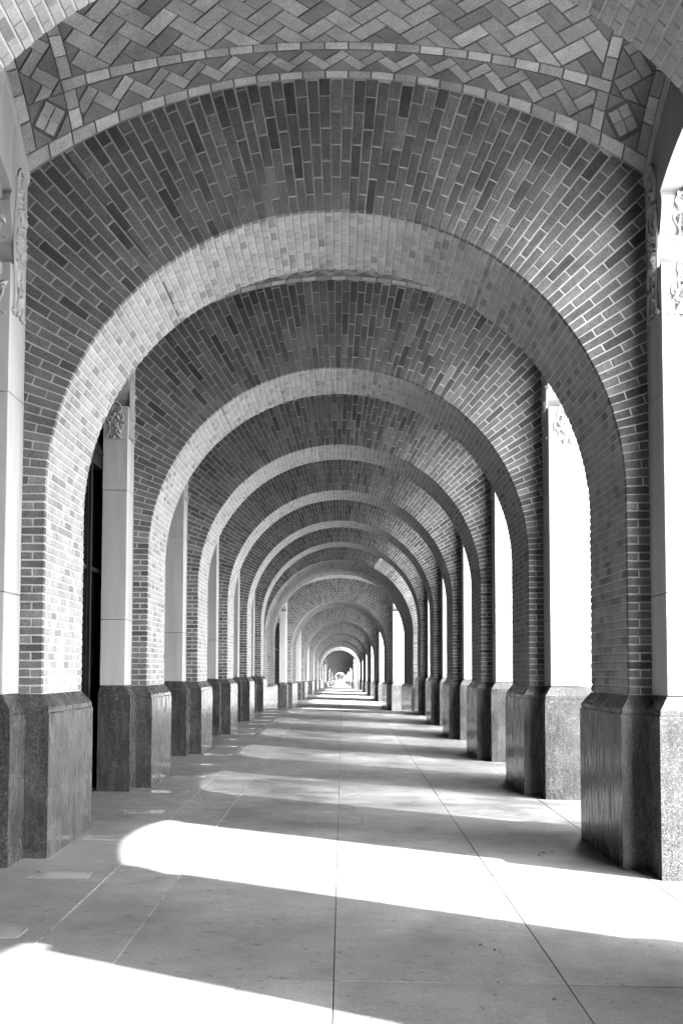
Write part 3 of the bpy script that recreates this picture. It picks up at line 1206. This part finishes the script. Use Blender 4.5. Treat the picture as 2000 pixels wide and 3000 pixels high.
# ------------------------------------------------------------------ unseen clipped trees, added outside to shade every bay but the nearest
def tree_meshes():
    rnd = random.Random(3)
    t = MB()
    pts = [(0.02 * sin(i), 0.02 * cos(2 * i), -1.9 + 14.5 * i / 10) for i in range(11)]
    t.tube(pts, 0.24, 10, 1.0, 0.12)
    for k in range(9):
        a = k * 2.4
        z = 9.0 + 0.4 * k
        p = [(0, 0, z), (0.8 * cos(a), 0.8 * sin(a), z + 0.8), (1.6 * cos(a), 1.6 * sin(a), z + 2.0)]
        t.tube(p, 0.09, 6, 1.0, 0.03)
    c = MB()
    clumps = [(rnd.uniform(-2.0, 2.0), rnd.uniform(-2.5, 2.5), rnd.uniform(10.2, 17.4)) for _ in range(95)]
    for i in range(30000):
        k = rnd.choice(clumps)
        x, y, z = k[0] + rnd.gauss(0, 0.42), k[1] + rnd.gauss(0, 0.42), k[2] + rnd.gauss(0, 0.42)
        x, y = max(-2.4, min(2.4, x)), max(-2.6, min(2.6, y))
        if rnd.random() < 0.12:           # denser towards the clipped surface
            f = rnd.choice("xyz")
            if f == "x":
                x = rnd.choice((-1, 1)) * rnd.uniform(1.7, 2.25)
            elif f == "y":
                y = rnd.choice((-1, 1)) * rnd.uniform(2.2, 2.65)
            else:
                z = rnd.choice((rnd.uniform(9.8, 10.4), rnd.uniform(17.2, 17.8)))
        n = Vector((rnd.gauss(0, 1), rnd.gauss(0, 1), rnd.gauss(0, 1))).normalized()
        a = n.orthogonal().normalized()
        bb = n.cross(a)
        s = rnd.uniform(0.035, 0.06)
        q = Vector((x, y, z))
        c.add([q - a * s, q - bb * s * 0.6, q + a * s, q + bb * s * 0.6], [(0, 1, 2, 3)])
    tm, cm = t.mesh("trunk"), c.mesh("crown")
    tm.materials.append(M_BARK)
    cm.materials.append(M_LEAF)
    return tm, cm


tm, cm = tree_meshes()
for i in range(7):
    y = 6.4 + 4.9 * i
    r = empty("added_shade_tree", (14.0, y, -1.8), "unseen clipped tree added outside to shade the arcade, %s in the row" % (ORD[i + 1] if i + 1 < len(ORD) else ["twenty-first", "twenty-second", "twenty-third", "twenty-fourth", "last"][i - 20]), "tree", "unseen trees added to shade the arcade")
    dz = 0.0 if y < 34 else -(y - 34) * 0.0117
    for nm, me in (("trunk", tm), ("crown", cm)):
        o = bpy.data.objects.new(nm, me)
        o.parent = r
        COL.objects.link(o)
    r.location = (14.0, y, dz)

# ------------------------------------------------------------------ dry leaves blown onto the paving
M_DRY = plain_mat("dry_leaf", 0.05, 0.8)
lrnd = random.Random(21)
spots = [(-1.548, 12.823), (-1.599, 12.606), (1.825, 9.668), (1.917, 9.745), (1.764, 9.531), (0.942, 6.41), (0.874, 6.518), (1.115, 5.51), (0.873, 5.779), (-2.25, 8.40), (-0.452, 15.892), (-0.366, 16.387), (0.9, 33.0), (1.0, 33.2)]
for (lx, ly) in spots:
    m = MB()
    a = lrnd.uniform(0, 6.28)
    ln, wd = lrnd.uniform(0.014, 0.03), lrnd.uniform(0.004, 0.009)
    c, s2 = cos(a), sin(a)
    z = floor_z(lx, ly) + 0.004
    v, f = [], []
    for i in range(6):
        t = i / 5
        ww = wd * sin(pi * (0.08 + 0.88 * t))
        h = 0.012 * sin(pi * t) * lrnd.uniform(0.4, 1.2)
        for e, k in ((-ww, 0.006), (0, 0), (ww, 0.006)):
            v.append((lx + c * ln * (t - 0.5) - s2 * e, ly + s2 * ln * (t - 0.5) + c * e, z + h + k))
    for i in range(5):
        for k in range(2):
            f.append((3 * i + k, 3 * i + k + 1, 3 * i + k + 4, 3 * i + k + 3))
    m.add(v, f)
    o = m.build("dry_leaf", M_DRY)
    o["label"] = "tiny dark dry leaf lying on the paving"
    o["category"] = "leaf"
    o["group"] = "dry leaves on the paving"
